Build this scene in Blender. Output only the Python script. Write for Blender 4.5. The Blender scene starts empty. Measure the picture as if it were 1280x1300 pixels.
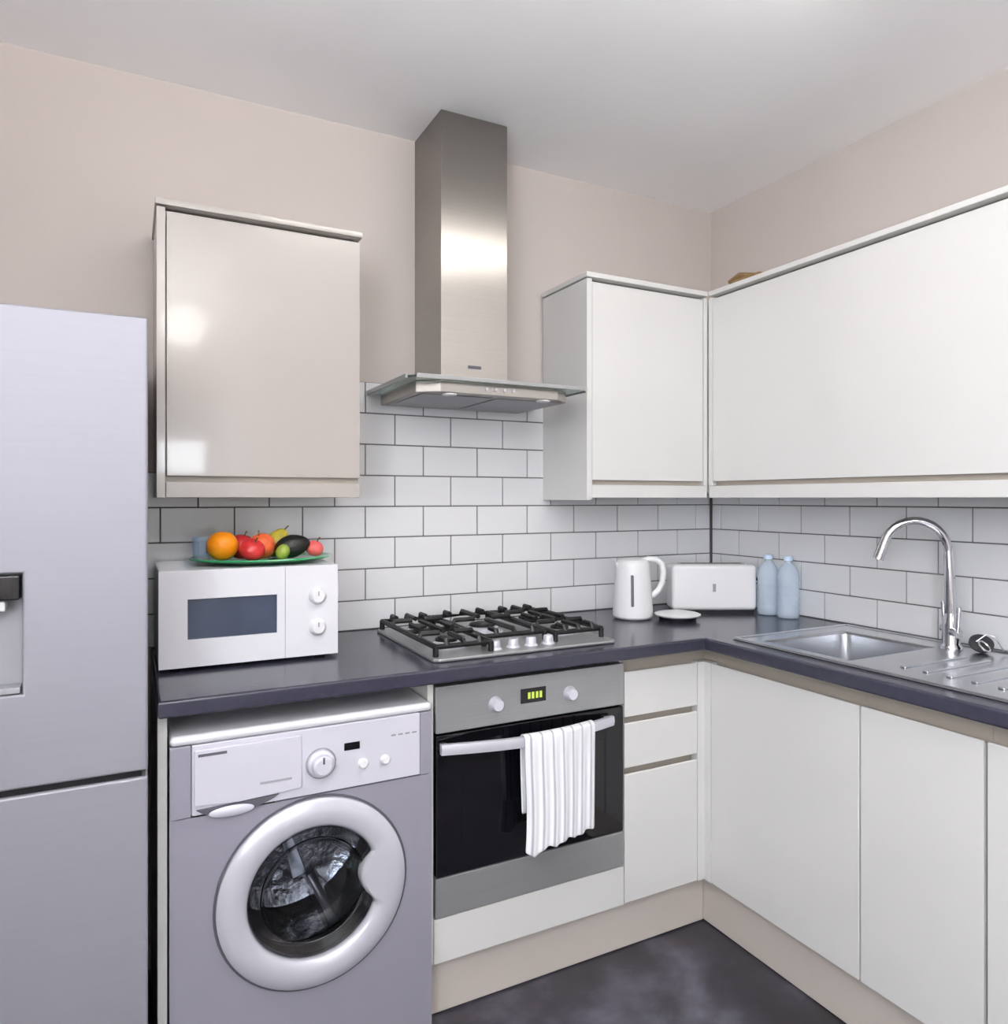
import bpy, bmesh, math, random
from mathutils import Vector, Matrix
random.seed(7)
S = bpy.context.scene
COL = S.collection
PI = math.pi
H = 1.36                       # eye height; heights below are metres above the floor

# ------------------------------------------------------------------ camera
THETA = 0.4780
cam = bpy.data.cameras.new('camera'); cam_o = bpy.data.objects.new('camera', cam); COL.objects.link(cam_o)
cam_o.location = (-2.1962, -2.3236, H)
cam_o.rotation_euler = (PI / 2, 0, -THETA)
cam.sensor_fit = 'HORIZONTAL'; cam.sensor_width = 36.0
cam.lens = 917.65 / 1280 * 36.0
cam.shift_y = -(650 - 632.73) / 1280
cam.clip_start = 0.02
S.camera = cam_o

# ------------------------------------------------------------------ world, daylight, exposure
W = bpy.data.worlds.new('sky'); S.world = W; W.use_nodes = True
bg = W.node_tree.nodes['Background']; bg.inputs[0].default_value = (0.75, 0.87, 1.0, 1); bg.inputs[1].default_value = 1.6

def area_light(name, loc, rot, sx, sy, power, color):
    l = bpy.data.lights.new(name, 'AREA'); l.shape = 'RECTANGLE'; l.size = sx; l.size_y = sy
    l.energy = power; l.color = color
    o = bpy.data.objects.new(name, l); COL.objects.link(o); o.location = loc; o.rotation_euler = rot
    return o
# daylight arriving at the window and the glazed door behind the camera
area_light('daylight_left', (-3.46, -3.45, 1.72), (0, -PI / 2, 0), 1.40, 1.65, 88, (0.90, 0.95, 1.0))
area_light('daylight_door', (-1.83, -4.62, 1.69), (PI / 2, 0, 0), .34, .26, 9.0, (0.90, 0.95, 1.0))
LAMP = 19.0                    # emission of the ceiling tubes
GLOBE = 16.0                   # emission of the pendant globe
FILL_UPLIGHT = 620.0                # emission of the added uplighter disc that brightens the ceiling
S.view_settings.view_transform = 'Standard'; S.view_settings.look = 'None'
S.view_settings.exposure = 0.43; S.view_settings.gamma = 1.0; S.view_settings.use_curve_mapping = False
S.cycles.use_denoising = True
S.cycles.max_bounces = 10; S.cycles.diffuse_bounces = 6; S.cycles.glossy_bounces = 5; S.cycles.transmission_bounces = 8
S.cycles.caustics_reflective = False; S.cycles.caustics_refractive = False
S.cycles.sample_clamp_indirect = 6.0

# ------------------------------------------------------------------ materials
def lin(c):
    return tuple(((v / 255) / 12.92 if v / 255 <= 0.04045 else ((v / 255 + 0.055) / 1.055) ** 2.4) for v in c) + (1.0,)
MATS = {}
def mat(name, rgb, rough=0.5, metal=0.0, var=0.0, vscale=8.0, bump=0.0, bscale=60.0, coat=0.0, trans=0.0, ior=1.45,
        emit=0.0, aniso=0.0, stretch=None, spec=0.5, rvar=0.0):
    m = bpy.data.materials.new(name); m.use_nodes = True
    nt = m.node_tree; b = nt.nodes['Principled BSDF']
    c = lin(rgb)
    b.inputs['Roughness'].default_value = rough; b.inputs['Metallic'].default_value = metal
    b.inputs['IOR'].default_value = ior; b.inputs['Specular IOR Level'].default_value = spec
    b.inputs['Coat Weight'].default_value = coat; b.inputs['Coat Roughness'].default_value = 0.06
    b.inputs['Transmission Weight'].default_value = trans
    if aniso:
        b.inputs['Anisotropic'].default_value = aniso; b.inputs['Anisotropic Rotation'].default_value = 0.0
        tg = nt.nodes.new('ShaderNodeTangent'); tg.direction_type = 'RADIAL'; tg.axis = 'Z'
        nt.links.new(tg.outputs['Tangent'], b.inputs['Tangent'])
    tc = nt.nodes.new('ShaderNodeTexCoord'); mp = nt.nodes.new('ShaderNodeMapping')
    nt.links.new(tc.outputs['Object'], mp.inputs['Vector'])
    if stretch: mp.inputs['Scale'].default_value = stretch
    n = nt.nodes.new('ShaderNodeTexNoise'); n.inputs['Scale'].default_value = vscale; n.inputs['Detail'].default_value = 5
    nt.links.new(mp.outputs['Vector'], n.inputs['Vector'])
    r = nt.nodes.new('ShaderNodeValToRGB')
    r.color_ramp.elements[0].position = 0.3; r.color_ramp.elements[1].position = 0.7
    v = max(var, 0.004)
    r.color_ramp.elements[0].color = tuple(x * (1 - v) for x in c[:3]) + (1,)
    r.color_ramp.elements[1].color = tuple(min(1, x * (1 + v)) for x in c[:3]) + (1,)
    nt.links.new(n.outputs['Fac'], r.inputs['Fac']); nt.links.new(r.outputs['Color'], b.inputs['Base Color'])
    if rvar:
        mr = nt.nodes.new('ShaderNodeMapRange'); mr.inputs['To Min'].default_value = max(0, rough - rvar); mr.inputs['To Max'].default_value = rough + rvar
        nt.links.new(n.outputs['Fac'], mr.inputs['Value']); nt.links.new(mr.outputs['Result'], b.inputs['Roughness'])
    if bump:
        n2 = nt.nodes.new('ShaderNodeTexNoise'); n2.inputs['Scale'].default_value = bscale; n2.inputs['Detail'].default_value = 3
        nt.links.new(mp.outputs['Vector'], n2.inputs['Vector'])
        bp = nt.nodes.new('ShaderNodeBump'); bp.inputs['Strength'].default_value = bump; bp.inputs['Distance'].default_value = 0.01
        nt.links.new(n2.outputs['Fac'], bp.inputs['Height']); nt.links.new(bp.outputs['Normal'], b.inputs['Normal'])
    if emit:
        b.inputs['Emission Color'].default_value = c; b.inputs['Emission Strength'].default_value = emit
    MATS[name] = m
    return m

mat('wall_paint', (190, 181, 176), 0.75, var=0.02, vscale=2.5, bump=0.03, bscale=120)
mat('ceiling_paint', (248, 248, 249), 0.8, var=0.015, vscale=2)
mat('gloss_cream', (210, 209, 207), 0.24, coat=0.22, var=0.004)
mat('gloss_beige_dimmed', (168, 161, 156), 0.24, coat=0.30, var=0.004)  # beiger than the cream gloss, and darkened so the left cabinet looks dimmer
mat('carcass', (222, 220, 214), 0.4)
mat('taupe', (172, 163, 152), 0.3, var=0.03, vscale=5)
mat('plinth', (190, 182, 175), 0.25, var=0.03, vscale=4)
mat('tile', (220, 220, 222), 0.10, coat=0.2, var=0.012, vscale=3, bump=0.02, bscale=9)
mat('grout', (112, 110, 112), 0.85, var=0.06, vscale=60)
mat('dark_trim', (70, 68, 68), 0.5)
mat('worktop', (52, 52, 65), 0.2, var=0.09, vscale=70, bump=0.02, bscale=200, rvar=0.05)
mat('white_enamel', (220, 219, 224), 0.25, coat=0.2)
mat('white_plastic', (226, 225, 227), 0.3)
mat('fridge_silver', (148, 147, 156), 0.45, metal=0.25, var=0.015, vscale=3, stretch=(1, 1, 40))
mat('appliance_silver', (158, 155, 168), 0.34, metal=0.3, var=0.01)
mat('appliance_light', (208, 206, 217), 0.3, metal=0.1)
mat('ring_silver', (202, 202, 211), 0.26, metal=0.25)
mat('steel', (158, 153, 148), 0.35, metal=1.0, var=0.03, vscale=4, stretch=(1, 1, 60.0), aniso=0.96)
mat('steel_oven', (166, 167, 168), 0.36, metal=0.6, var=0.04, vscale=4, stretch=(1, 1, 70))
mat('steel_sink', (214, 215, 219), 0.26, metal=1.0, var=0.02, vscale=6, rvar=0.02)
mat('chrome', (205, 206, 212), 0.12, metal=1.0)
mat('black', (14, 14, 17), 0.35)
mat('black_glass', (9, 9, 14), 0.05, coat=0.5)
mat('cast_iron', (13, 13, 15), 0.5, bump=0.05, bscale=300)
mat('rubber', (40, 40, 44), 0.6)
mat('drum_steel', (140, 140, 146), 0.2, metal=1.0, var=0.5, vscale=11, bump=0.45, bscale=38)
mat('streak_steel', (226, 226, 232), 0.22, metal=0.7)  # lighter than the drum, stands in for streaks reflected in the porthole
mat('dark_grey', (84, 84, 92), 0.4)
mat('mid_grey', (150, 150, 156), 0.4)
mat('microwave_window', (58, 66, 84), 0.12, var=0.2, vscale=6)
mat('display_glow', (150, 170, 60), 0.4, emit=0.7)
mat('orange_skin', (246, 146, 20), 0.4, bump=0.1, bscale=240, var=0.05)
mat('red_skin', (196, 48, 50), 0.25, var=0.25, vscale=25)
mat('peach_skin', (236, 104, 58), 0.4, var=0.3, vscale=30)
mat('yellow_skin', (196, 178, 64), 0.4, var=0.25, vscale=30)
mat('avocado_skin', (26, 27, 24), 0.35, bump=0.25, bscale=160)
mat('pink_skin', (222, 98, 96), 0.35, var=0.25, vscale=40)
mat('lime_skin', (140, 156, 62), 0.4, var=0.2, vscale=40)
mat('stalk', (84, 66, 36), 0.7)
mat('leaf_green', (60, 96, 52), 0.5)
mat('brown_wood', (134, 108, 72), 0.6, var=0.2, vscale=30)
mat('green_glass', (40, 172, 104), 0.1, trans=0.3, ior=1.45)

mat('hood_glass', (196, 214, 208), 0.03, trans=0.92, ior=1.45)
mat('clear_glass', (235, 240, 245), 0.02, trans=1.0, ior=1.45)

mat('bottle_cap', (196, 214, 236), 0.35)
mat('lamp_glass', (255, 252, 248), 0.4, emit=LAMP)
mat('lamp_globe', (255, 252, 248), 0.4, emit=GLOBE)
mat('fill_uplight_disc', (253, 252, 252), 0.4, emit=FILL_UPLIGHT)
mat('frame_white', (236, 236, 234), 0.4)

def floor_material():
    m = bpy.data.materials.new('slate_floor'); m.use_nodes = True; nt = m.node_tree; b = nt.nodes['Principled BSDF']
    tc = nt.nodes.new('ShaderNodeTexCoord')
    n1 = nt.nodes.new('ShaderNodeTexNoise'); n1.inputs['Scale'].default_value = 3.2; n1.inputs['Detail'].default_value = 8; n1.inputs['Distortion'].default_value = 0.8
    n2 = nt.nodes.new('ShaderNodeTexNoise'); n2.inputs['Scale'].default_value = 17; n2.inputs['Detail'].default_value = 6
    for n in (n1, n2): nt.links.new(tc.outputs['Object'], n.inputs['Vector'])
    mx = nt.nodes.new('ShaderNodeMath'); mx.operation = 'MULTIPLY_ADD'; mx.inputs[1].default_value = 0.35
    nt.links.new(n2.outputs['Fac'], mx.inputs[0]); nt.links.new(n1.outputs['Fac'], mx.inputs[2])
    r = nt.nodes.new('ShaderNodeValToRGB'); e = r.color_ramp.elements
    e[0].position = 0.5; e[0].color = lin((36, 34, 38)); e[1].position = 0.92; e[1].color = lin((88, 86, 98))
    k = e.new(0.72); k.color = lin((52, 50, 58))
    nt.links.new(mx.outputs[0], r.inputs['Fac']); nt.links.new(r.outputs['Color'], b.inputs['Base Color'])
    mr = nt.nodes.new('ShaderNodeMapRange'); mr.inputs['To Min'].default_value = 0.22; mr.inputs['To Max'].default_value = 0.5
    nt.links.new(n2.outputs['Fac'], mr.inputs['Value']); nt.links.new(mr.outputs['Result'], b.inputs['Roughness'])
    bp = nt.nodes.new('ShaderNodeBump'); bp.inputs['Strength'].default_value = 0.12; bp.inputs['Distance'].default_value = 0.01
    nt.links.new(mx.outputs[0], bp.inputs['Height']); nt.links.new(bp.outputs['Normal'], b.inputs['Normal'])
    MATS['slate_floor'] = m
floor_material()

def towel_material():
    m = bpy.data.materials.new('striped_towel'); m.use_nodes = True; nt = m.node_tree; b = nt.nodes['Principled BSDF']
    b.inputs['Roughness'].default_value = 0.95; b.inputs['Sheen Weight'].default_value = 0.3
    uv = nt.nodes.new('ShaderNodeUVMap'); sp = nt.nodes.new('ShaderNodeSeparateXYZ'); nt.links.new(uv.outputs['UV'], sp.inputs[0])
    mu = nt.nodes.new('ShaderNodeMath'); mu.operation = 'MULTIPLY'; mu.inputs[1].default_value = 7.0
    fr = nt.nodes.new('ShaderNodeMath'); fr.operation = 'FRACT'
    nt.links.new(sp.outputs[0], mu.inputs[0]); nt.links.new(mu.outputs[0], fr.inputs[0])
    r = nt.nodes.new('ShaderNodeValToRGB'); r.color_ramp.interpolation = 'LINEAR'; e = r.color_ramp.elements
    e[0].position = 0.0; e[0].color = lin((236, 236, 240)); e[1].position = 1.0; e[1].color = lin((236, 236, 240))
    for pos, c in ((0.40, (236, 236, 240)), (0.46, (176, 176, 184)), (0.56, (176, 176, 184)), (0.62, (236, 236, 240))):
        q = e.new(pos); q.color = lin(c)
    nt.links.new(fr.outputs[0], r.inputs['Fac']); nt.links.new(r.outputs['Color'], b.inputs['Base Color'])
    n = nt.nodes.new('ShaderNodeTexNoise'); n.inputs['Scale'].default_value = 400
    bp = nt.nodes.new('ShaderNodeBump'); bp.inputs['Strength'].default_value = 0.25; bp.inputs['Distance'].default_value = 0.004
    nt.links.new(n.outputs['Fac'], bp.inputs['Height']); nt.links.new(bp.outputs['Normal'], b.inputs['Normal'])
    MATS['striped_towel'] = m
towel_material()

def pane_material():
    m = bpy.data.materials.new('window_pane'); m.use_nodes = True; nt = m.node_tree
    out = nt.nodes['Material Output']; nt.nodes.remove(nt.nodes['Principled BSDF'])
    t = nt.nodes.new('ShaderNodeBsdfTransparent'); g = nt.nodes.new('ShaderNodeBsdfGlossy'); g.inputs['Roughness'].default_value = 0.02
    mx = nt.nodes.new('ShaderNodeMixShader'); mx.inputs[0].default_value = 0.06
    nt.links.new(t.outputs[0], mx.inputs[1]); nt.links.new(g.outputs[0], mx.inputs[2]); nt.links.new(mx.outputs[0], out.inputs[0])
    MATS['window_pane'] = m
pane_material()

def thin_plastic(name, tint, see):
    """thin clear plastic or glass: part of the light passes straight through, the rest is a pale glossy skin"""
    m = bpy.data.materials.new(name); m.use_nodes = True; nt = m.node_tree
    out = nt.nodes['Material Output']; b = nt.nodes['Principled BSDF']
    b.inputs['Base Color'].default_value = lin(tint); b.inputs['Roughness'].default_value = 0.12
    n = nt.nodes.new('ShaderNodeTexNoise'); n.inputs['Scale'].default_value = 38
    bp = nt.nodes.new('ShaderNodeBump'); bp.inputs['Strength'].default_value = 0.35; bp.inputs['Distance'].default_value = 0.01
    nt.links.new(n.outputs['Fac'], bp.inputs['Height']); nt.links.new(bp.outputs['Normal'], b.inputs['Normal'])
    t = nt.nodes.new('ShaderNodeBsdfTransparent'); t.inputs[0].default_value = tuple(min(1, x * 1.05) for x in lin(tint)[:3]) + (1,)
    mx = nt.nodes.new('ShaderNodeMixShader'); mx.inputs[0].default_value = see
    nt.links.new(b.outputs[0], mx.inputs[1]); nt.links.new(t.outputs[0], mx.inputs[2]); nt.links.new(mx.outputs[0], out.inputs[0])
    MATS[name] = m
thin_plastic('water_bottle', (234, 242, 251), 0.62)
thin_plastic('blue_glass', (222, 232, 243), 0.78)

# ------------------------------------------------------------------ mesh helpers
def B(): return bmesh.new()

def box(bm, x0, x1, y0, y1, z0, z1, bev=0.0, seg=2):
    t = bmesh.new()
    bmesh.ops.create_cube(t, size=1.0)
    for v in t.verts:
        v.co = Vector(((x0 + x1) / 2 + v.co.x * (x1 - x0), (y0 + y1) / 2 + v.co.y * (y1 - y0), (z0 + z1) / 2 + v.co.z * (z1 - z0)))
    if bev: bmesh.ops.bevel(t, geom=t.edges[:], offset=bev, segments=seg, profile=0.5, affect='EDGES')
    merge(bm, t); return bm

def merge(bm, t):
    me = bpy.data.meshes.new('tmp'); t.to_mesh(me); t.free(); bm.from_mesh(me); bpy.data.meshes.remove(me)

def frame_axes(d):
    d = Vector(d).normalized()
    a = Vector((0, 0, 1)) if abs(d.z) < 0.9 else Vector((1, 0, 0))
    u = d.cross(a).normalized(); w = d.cross(u).normalized()
    return d, u, w

def lathe(bm, prof, origin=(0, 0, 0), axis=(0, 0, 1), seg=32, sx=1.0, sy=1.0):
    """profile of (radius, height along axis); radius 0 closes the end"""
    d, u, w = frame_axes(axis); o = Vector(origin); rings = []
    for r, h in prof:
        if r < 1e-6: rings.append([bm.verts.new(o + d * h)])
        else: rings.append([bm.verts.new(o + d * h + u * (r * sx * math.cos(2 * PI * k / seg)) + w * (r * sy * math.sin(2 * PI * k / seg))) for k in range(seg)])
    for a, b in zip(rings[:-1], rings[1:]):
        for k in range(seg):
            k2 = (k + 1) % seg
            if len(a) == 1 and len(b) == 1: continue
            if len(a) == 1: bm.faces.new((a[0], b[k], b[k2]))
            elif len(b) == 1: bm.faces.new((a[k2], a[k], b[0]))
            else: bm.faces.new((a[k], b[k], b[k2], a[k2]))
    bmesh.ops.recalc_face_normals(bm, faces=bm.faces[:])
    return bm

def cyl(bm, p0, p1, r, r1=None, seg=24, bev=0.0):
    p0 = Vector(p0); p1 = Vector(p1); L = (p1 - p0).length; r1 = r if r1 is None else r1
    prof = [(0, 0), (r - bev, 0)] + ([(r, bev), (r1, L - bev)] if bev else [(r1, L)]) + ([(r1 - bev, L)] if bev else []) + [(0, L)]
    if not bev: prof = [(0, 0), (r, 0), (r1, L), (0, L)]
    return lathe(bm, prof, p0, p1 - p0, seg)

def tube(bm, pts, r, seg=12, cap=True):
    pts = [Vector(p) for p in pts]; n = len(pts); rs = r if isinstance(r, (list, tuple)) else [r] * n
    prev = None; rings = []
    for i, p in enumerate(pts):
        d = (pts[min(i + 1, n - 1)] - pts[max(i - 1, 0)]).normalized()
        if prev is None: d, u, w = frame_axes(d)
        else:
            u = (prev - d * prev.dot(d)).normalized(); w = d.cross(u)
        prev = u
        rings.append([bm.verts.new(p + u * rs[i] * math.cos(2 * PI * k / seg) + w * rs[i] * math.sin(2 * PI * k / seg)) for k in range(seg)])
    for a, b in zip(rings[:-1], rings[1:]):
        for k in range(seg): bm.faces.new((a[k], a[(k + 1) % seg], b[(k + 1) % seg], b[k]))
    if cap:
        bm.faces.new(rings[0][::-1]); bm.faces.new(rings[-1])
    bmesh.ops.recalc_face_normals(bm, faces=bm.faces[:])
    return bm

def slab(bm, poly, axis, a0, a1, bev=0.0, seg=2):
    """extrude a 2D polygon: axis 'y' -> poly is (x,z); 'z' -> (x,y); 'x' -> (y,z)"""
    t = bmesh.new()
    def P(p, a):
        return {'y': (p[0], a, p[1]), 'z': (p[0], p[1], a), 'x': (a, p[0], p[1])}[axis]
    lo = [t.verts.new(P(p, a0)) for p in poly]; hi = [t.verts.new(P(p, a1)) for p in poly]
    t.faces.new(lo); t.faces.new(hi[::-1]); n = len(poly)
    for k in range(n): t.faces.new((lo[k], lo[(k + 1) % n], hi[(k + 1) % n], hi[k]))
    bmesh.ops.recalc_face_normals(t, faces=t.faces[:])
    if bev: bmesh.ops.bevel(t, geom=t.edges[:], offset=bev, segments=seg, profile=0.5, affect='EDGES')
    merge(bm, t); return bm

def gridslab(bm, xs, ys, keep, z0, z1, bev=0.0, seg=3):
    """plate made of grid cells, keep(i, j) says which cells exist; outer rims can be rounded"""
    t = bmesh.new(); V = {}
    def v(i, j, k):
        if (i, j, k) not in V: V[(i, j, k)] = t.verts.new((xs[i], ys[j], (z0, z1)[k]))
        return V[(i, j, k)]
    K = lambda i, j: 0 <= i < len(xs) - 1 and 0 <= j < len(ys) - 1 and keep(i, j)
    for i in range(len(xs) - 1):
        for j in range(len(ys) - 1):
            if not K(i, j): continue
            for k in (0, 1): t.faces.new([v(i, j, k), v(i + 1, j, k), v(i + 1, j + 1, k), v(i, j + 1, k)])
            for (di, dj, a, b) in ((-1, 0, (i, j), (i, j + 1)), (1, 0, (i + 1, j), (i + 1, j + 1)), (0, -1, (i, j), (i + 1, j)), (0, 1, (i, j + 1), (i + 1, j + 1))):
                if not K(i + di, j + dj): t.faces.new([v(*a, 0), v(*b, 0), v(*b, 1), v(*a, 1)])
    bmesh.ops.recalc_face_normals(t, faces=t.faces[:])
    if bev:
        es = [e for e in t.edges if len(e.link_faces) == 2 and e.calc_face_angle(0) > 0.5 and abs(e.verts[0].co.z - e.verts[1].co.z) < 1e-6]
        bmesh.ops.bevel(t, geom=es, offset=bev, segments=seg, profile=0.5, affect='EDGES')
    merge(bm, t); return bm

def tag(o, label=None, cat=None, group=None, kind=None):
    if label: o['label'] = label
    if cat: o['category'] = cat
    if group: o['group'] = group
    if kind: o['kind'] = kind
    return o

def mesh_of(name, bm, m, smooth=True):
    me = bpy.data.meshes.new(name)
    bm.to_mesh(me); bm.free()
    me.materials.append(MATS[m])
    if smooth and len(me.polygons):
        me.polygons.foreach_set('use_smooth', [True] * len(me.polygons))
        me.set_sharp_from_angle(angle=math.radians(38))
    return me

def rootloc(p):
    v = Vector((0, 0, 0))
    while p is not None:
        v += p.location; p = p.parent
    return v

def obj(name, bm, m, parent=None, local=False, smooth=True, label=None):
    if parent is not None and not local:
        bmesh.ops.translate(bm, verts=bm.verts[:], vec=-rootloc(parent))
    o = bpy.data.objects.new(name, mesh_of(name, bm, m, smooth)); COL.objects.link(o)
    if smooth:
        wn = o.modifiers.new('flat_faces', 'WEIGHTED_NORMAL'); wn.keep_sharp = True; wn.weight = 80
    if parent is not None: o.parent = parent
    if label: o['label'] = label
    return o

def thing(name, label, cat, loc=(0, 0, 0), rz=0.0, group=None):
    o = bpy.data.objects.new(name, None); COL.objects.link(o); o.empty_display_size = 0.05
    o.location = loc; o.rotation_euler = (0, 0, rz)
    return tag(o, label, cat, group)

def part(parent, name, m, *args, bev=0.0, seg=2, label=None):
    return obj(name, box(B(), *args, bev=bev, seg=seg), m, parent, label=label)

# ------------------------------------------------------------------ the room
XL, YF, ZC = -3.30, -4.45, 2.575
def struct(name, bm, m, label, cat):
    return tag(obj(name, bm, m), label, cat, kind='structure')
struct('floor', box(B(), XL - .15, .15, YF - .15, .15, -.12, 0), 'slate_floor', 'dark grey mottled slate-look floor', 'floor')
struct('ceiling', box(B(), XL - .15, .15, YF - .15, .15, ZC, ZC + .12), 'ceiling_paint', 'plain off-white painted ceiling', 'ceiling')
wall_back = struct('wall_back', box(B(), XL - .15, .15, 0, .15, 0, ZC), 'wall_paint', 'cream painted wall behind the hob with white brick tiles', 'wall')
wall_right = struct('wall_right', box(B(), 0, .15, YF, 0, 0, ZC), 'wall_paint', 'cream painted wall behind the sink with white brick tiles', 'wall')

def wall_with_hole(axis, c0, c1, a0, a1, h0, h1, z0, z1):
    bm = B()
    def bb(p0, p1, q0, q1):
        if axis == 'x': box(bm, c0, c1, p0, p1, q0, q1)
        else: box(bm, p0, p1, c0, c1, q0, q1)
    bb(a0, h0, 0, ZC); bb(h1, a1, 0, ZC); bb(h0, h1, 0, z0); bb(h0, h1, z1, ZC)
    return bm
struct('wall_left', wall_with_hole('x', XL - .15, XL, YF, 0, -4.3, -2.6, 1.0, 2.45), 'wall_paint', 'cream painted side wall with a window', 'wall')
struct('wall_front', wall_with_hole('y', YF - .15, YF, XL - .15, .15, -2.25, -1.41, .001, 2.05), 'wall_paint', 'cream painted wall opposite the kitchen units', 'wall')

def window(name, axis, c, h0, h1, z0, z1, label):
    w = thing(name, label, 'window', ((c, (h0 + h1) / 2, z0) if axis == 'x' else ((h0 + h1) / 2, c, z0)))
    w['kind'] = 'structure'
    def bb(p0, p1, q0, q1, t):
        return box(B(), c - t, c + t, p0, p1, q0, q1) if axis == 'x' else box(B(), p0, p1, c - t, c + t, q0, q1)
    f = .055; mid = (h0 + h1) / 2
    for a in ((h0, h0 + f, z0, z1), (h1 - f, h1, z0, z1), (h0 + f, h1 - f, z0, z0 + f), (h0 + f, h1 - f, z1 - f, z1), (mid - f / 2, mid + f / 2, z0 + f, z1 - f)):
        obj('frame_bar', bb(*a, .03), 'frame_white', w)
    for a in ((h0 + f, mid - f / 2), (mid + f / 2, h1 - f)):
        obj('pane', bb(a[0], a[1], z0 + f, z1 - f, .004), 'window_pane', w)
window('window_1', 'x', XL - .08, -4.3, -2.6, 1.0, 2.45, 'white framed window in the side wall')
dr_ = thing('door_1', 'white door with a small glazed light opposite the kitchen units', 'door', (-1.83, YF - .06, 0)); dr_['kind'] = 'structure'
bm = B(); px_ = [-2.245, -2.0, -1.66, -1.415]; pz_ = [.004, 1.56, 1.82, 2.045]
for i in range(3):
    for j in range(3):
        if not (i == 1 and j == 1): box(bm, px_[i], px_[i + 1], YF - .08, YF - .04, pz_[j], pz_[j + 1])
obj('leaf', bm, 'frame_white', dr_)
obj('pane', box(B(), -2.0, -1.66, YF - .064, YF - .056, 1.56, 1.82), 'window_pane', dr_)
obj('handle', tube(B(), [(-1.47, YF - .04, 1.02), (-1.47, YF + .01, 1.02), (-1.59, YF + .01, 1.02)], .009, 10), 'chrome', dr_)

# ------------------------------------------------------------------ brick tiles
TP, TV, GAP = 0.2025, 0.1022, 0.0042
Z0 = H - 0.0267
line = lambda n: Z0 - n * TV
TILES = {}
def tile_mesh(w, h):
    k = (round(w, 4), round(h, 4))
    if k not in TILES:
        TILES[k] = mesh_of('tile', box(B(), -w / 2, w / 2, -.008, 0, -h / 2, h / 2, bev=.0006, seg=1), 'tile', smooth=False)
    return TILES[k]
def lay(wall, wall_axis, lo, hi, z0, z1, phase):
    """one course of tiles between lo and hi along the wall, joints at phase + k*TP"""
    k = math.floor((lo - phase) / TP); a = lo
    while a < hi - .004:
        k += 1; b = min(phase + k * TP, hi)
        w = b - a - GAP; h = z1 - z0 - GAP
        if w > .006:
            o = bpy.data.objects.new('tile', tile_mesh(w, h)); COL.objects.link(o); o.parent = wall
            j = random.uniform(-.0004, .0004)
            if wall_axis == 'y': o.location = ((a + b) / 2, -.0035 + j, (z0 + z1) / 2)
            else: o.location = (-.0035 + j, (a + b) / 2, (z0 + z1) / 2); o.rotation_euler = (0, 0, -PI / 2)
            o.rotation_euler.x = random.uniform(-.002, .002)
        a = b
WT = 0.93
PA, PB = -1.4088, -1.4088 - TP / 2
rows = [(-4, PB), (-3, PA), (-2, PB), (-1, PA), (0, PB), (1, PA), (2, PB), (3, PA)]
for n, ph in rows:
    lo, hi = (-2.26, -.010) if n >= -1 else (-1.62, -.825)
    lay(wall_back, 'y', lo, hi, max(line(n + 1), WT + .001), line(n), ph)
for n in (-1, 0, 1, 2, 3):
    ph = -.2694 + (TP / 2 if n % 2 else 0)
    lay(wall_right, 'x', -1.95, -.010, max(line(n + 1), WT + .001), line(n), ph)
part(wall_back, 'grout', 'grout', -2.26, -.003, -.0075, 0.0, WT, line(-1))
part(wall_back, 'grout', 'grout', -1.62, -.825, -.0075, 0.0, line(-1), line(-4))
part(wall_right, 'grout', 'grout', -.0075, 0.0, -1.95, -.003, WT, line(-1))
tag(obj('trim_1', slab(B(), [(-.020, -.012), (-.018, -.018), (-.012, -.020), (-.003, -.003)], 'z', WT + .001, H + .05), 'dark_trim'),
    'dark sealed joint in the tiled corner behind the toaster', 'trim', kind='structure')

# ------------------------------------------------------------------ worktop with sink cut-out
xs = [-2.143, -.625, -.54, -.065, -.001]; ys = [-2.3, -1.66, -.71, -.635, -.001]
def keepw(i, j):
    if j == 3: return True
    if i == 0: return False
    return not (i == 2 and j == 1)
tag(obj('worktop', gridslab(B(), xs, ys, keepw, WT - .038, WT, bev=.007), 'worktop'),
    'dark grey laminate L-shaped worktop running along both walls', 'worktop')

# ------------------------------------------------------------------ base units, back run
FY = -.580                      # face of fronts on the back run
FX = -.578                      # face of fronts on the right run
DT, DB = .843, .155             # top and bottom of doors
UZ = WT - .0385                 # underside of worktop
tag(obj('end_panel', box(B(), -2.143, -2.124, -.60, -.01, 0, UZ, bev=.001), 'gloss_cream'), 'tall narrow cream end panel between fridge and washing machine', 'panel')

u = thing('oven_housing', 'cream base unit holding the built-in oven', 'cabinet', (-1.2, -.3, .0))
part(u, 'side_panel', 'carcass', -1.513, -1.497, -.575, -.02, .15, UZ)
part(u, 'side_panel', 'carcass', -.894, -.889, -.56, -.02, .15, UZ)
part(u, 'bottom_panel', 'carcass', -1.497, -.894, -.555, -.02, .15, .168)
part(u, 'filler_panel', 'gloss_cream', -1.497, -.8915, FY, FY + .02, .152, .268, bev=.002)

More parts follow.
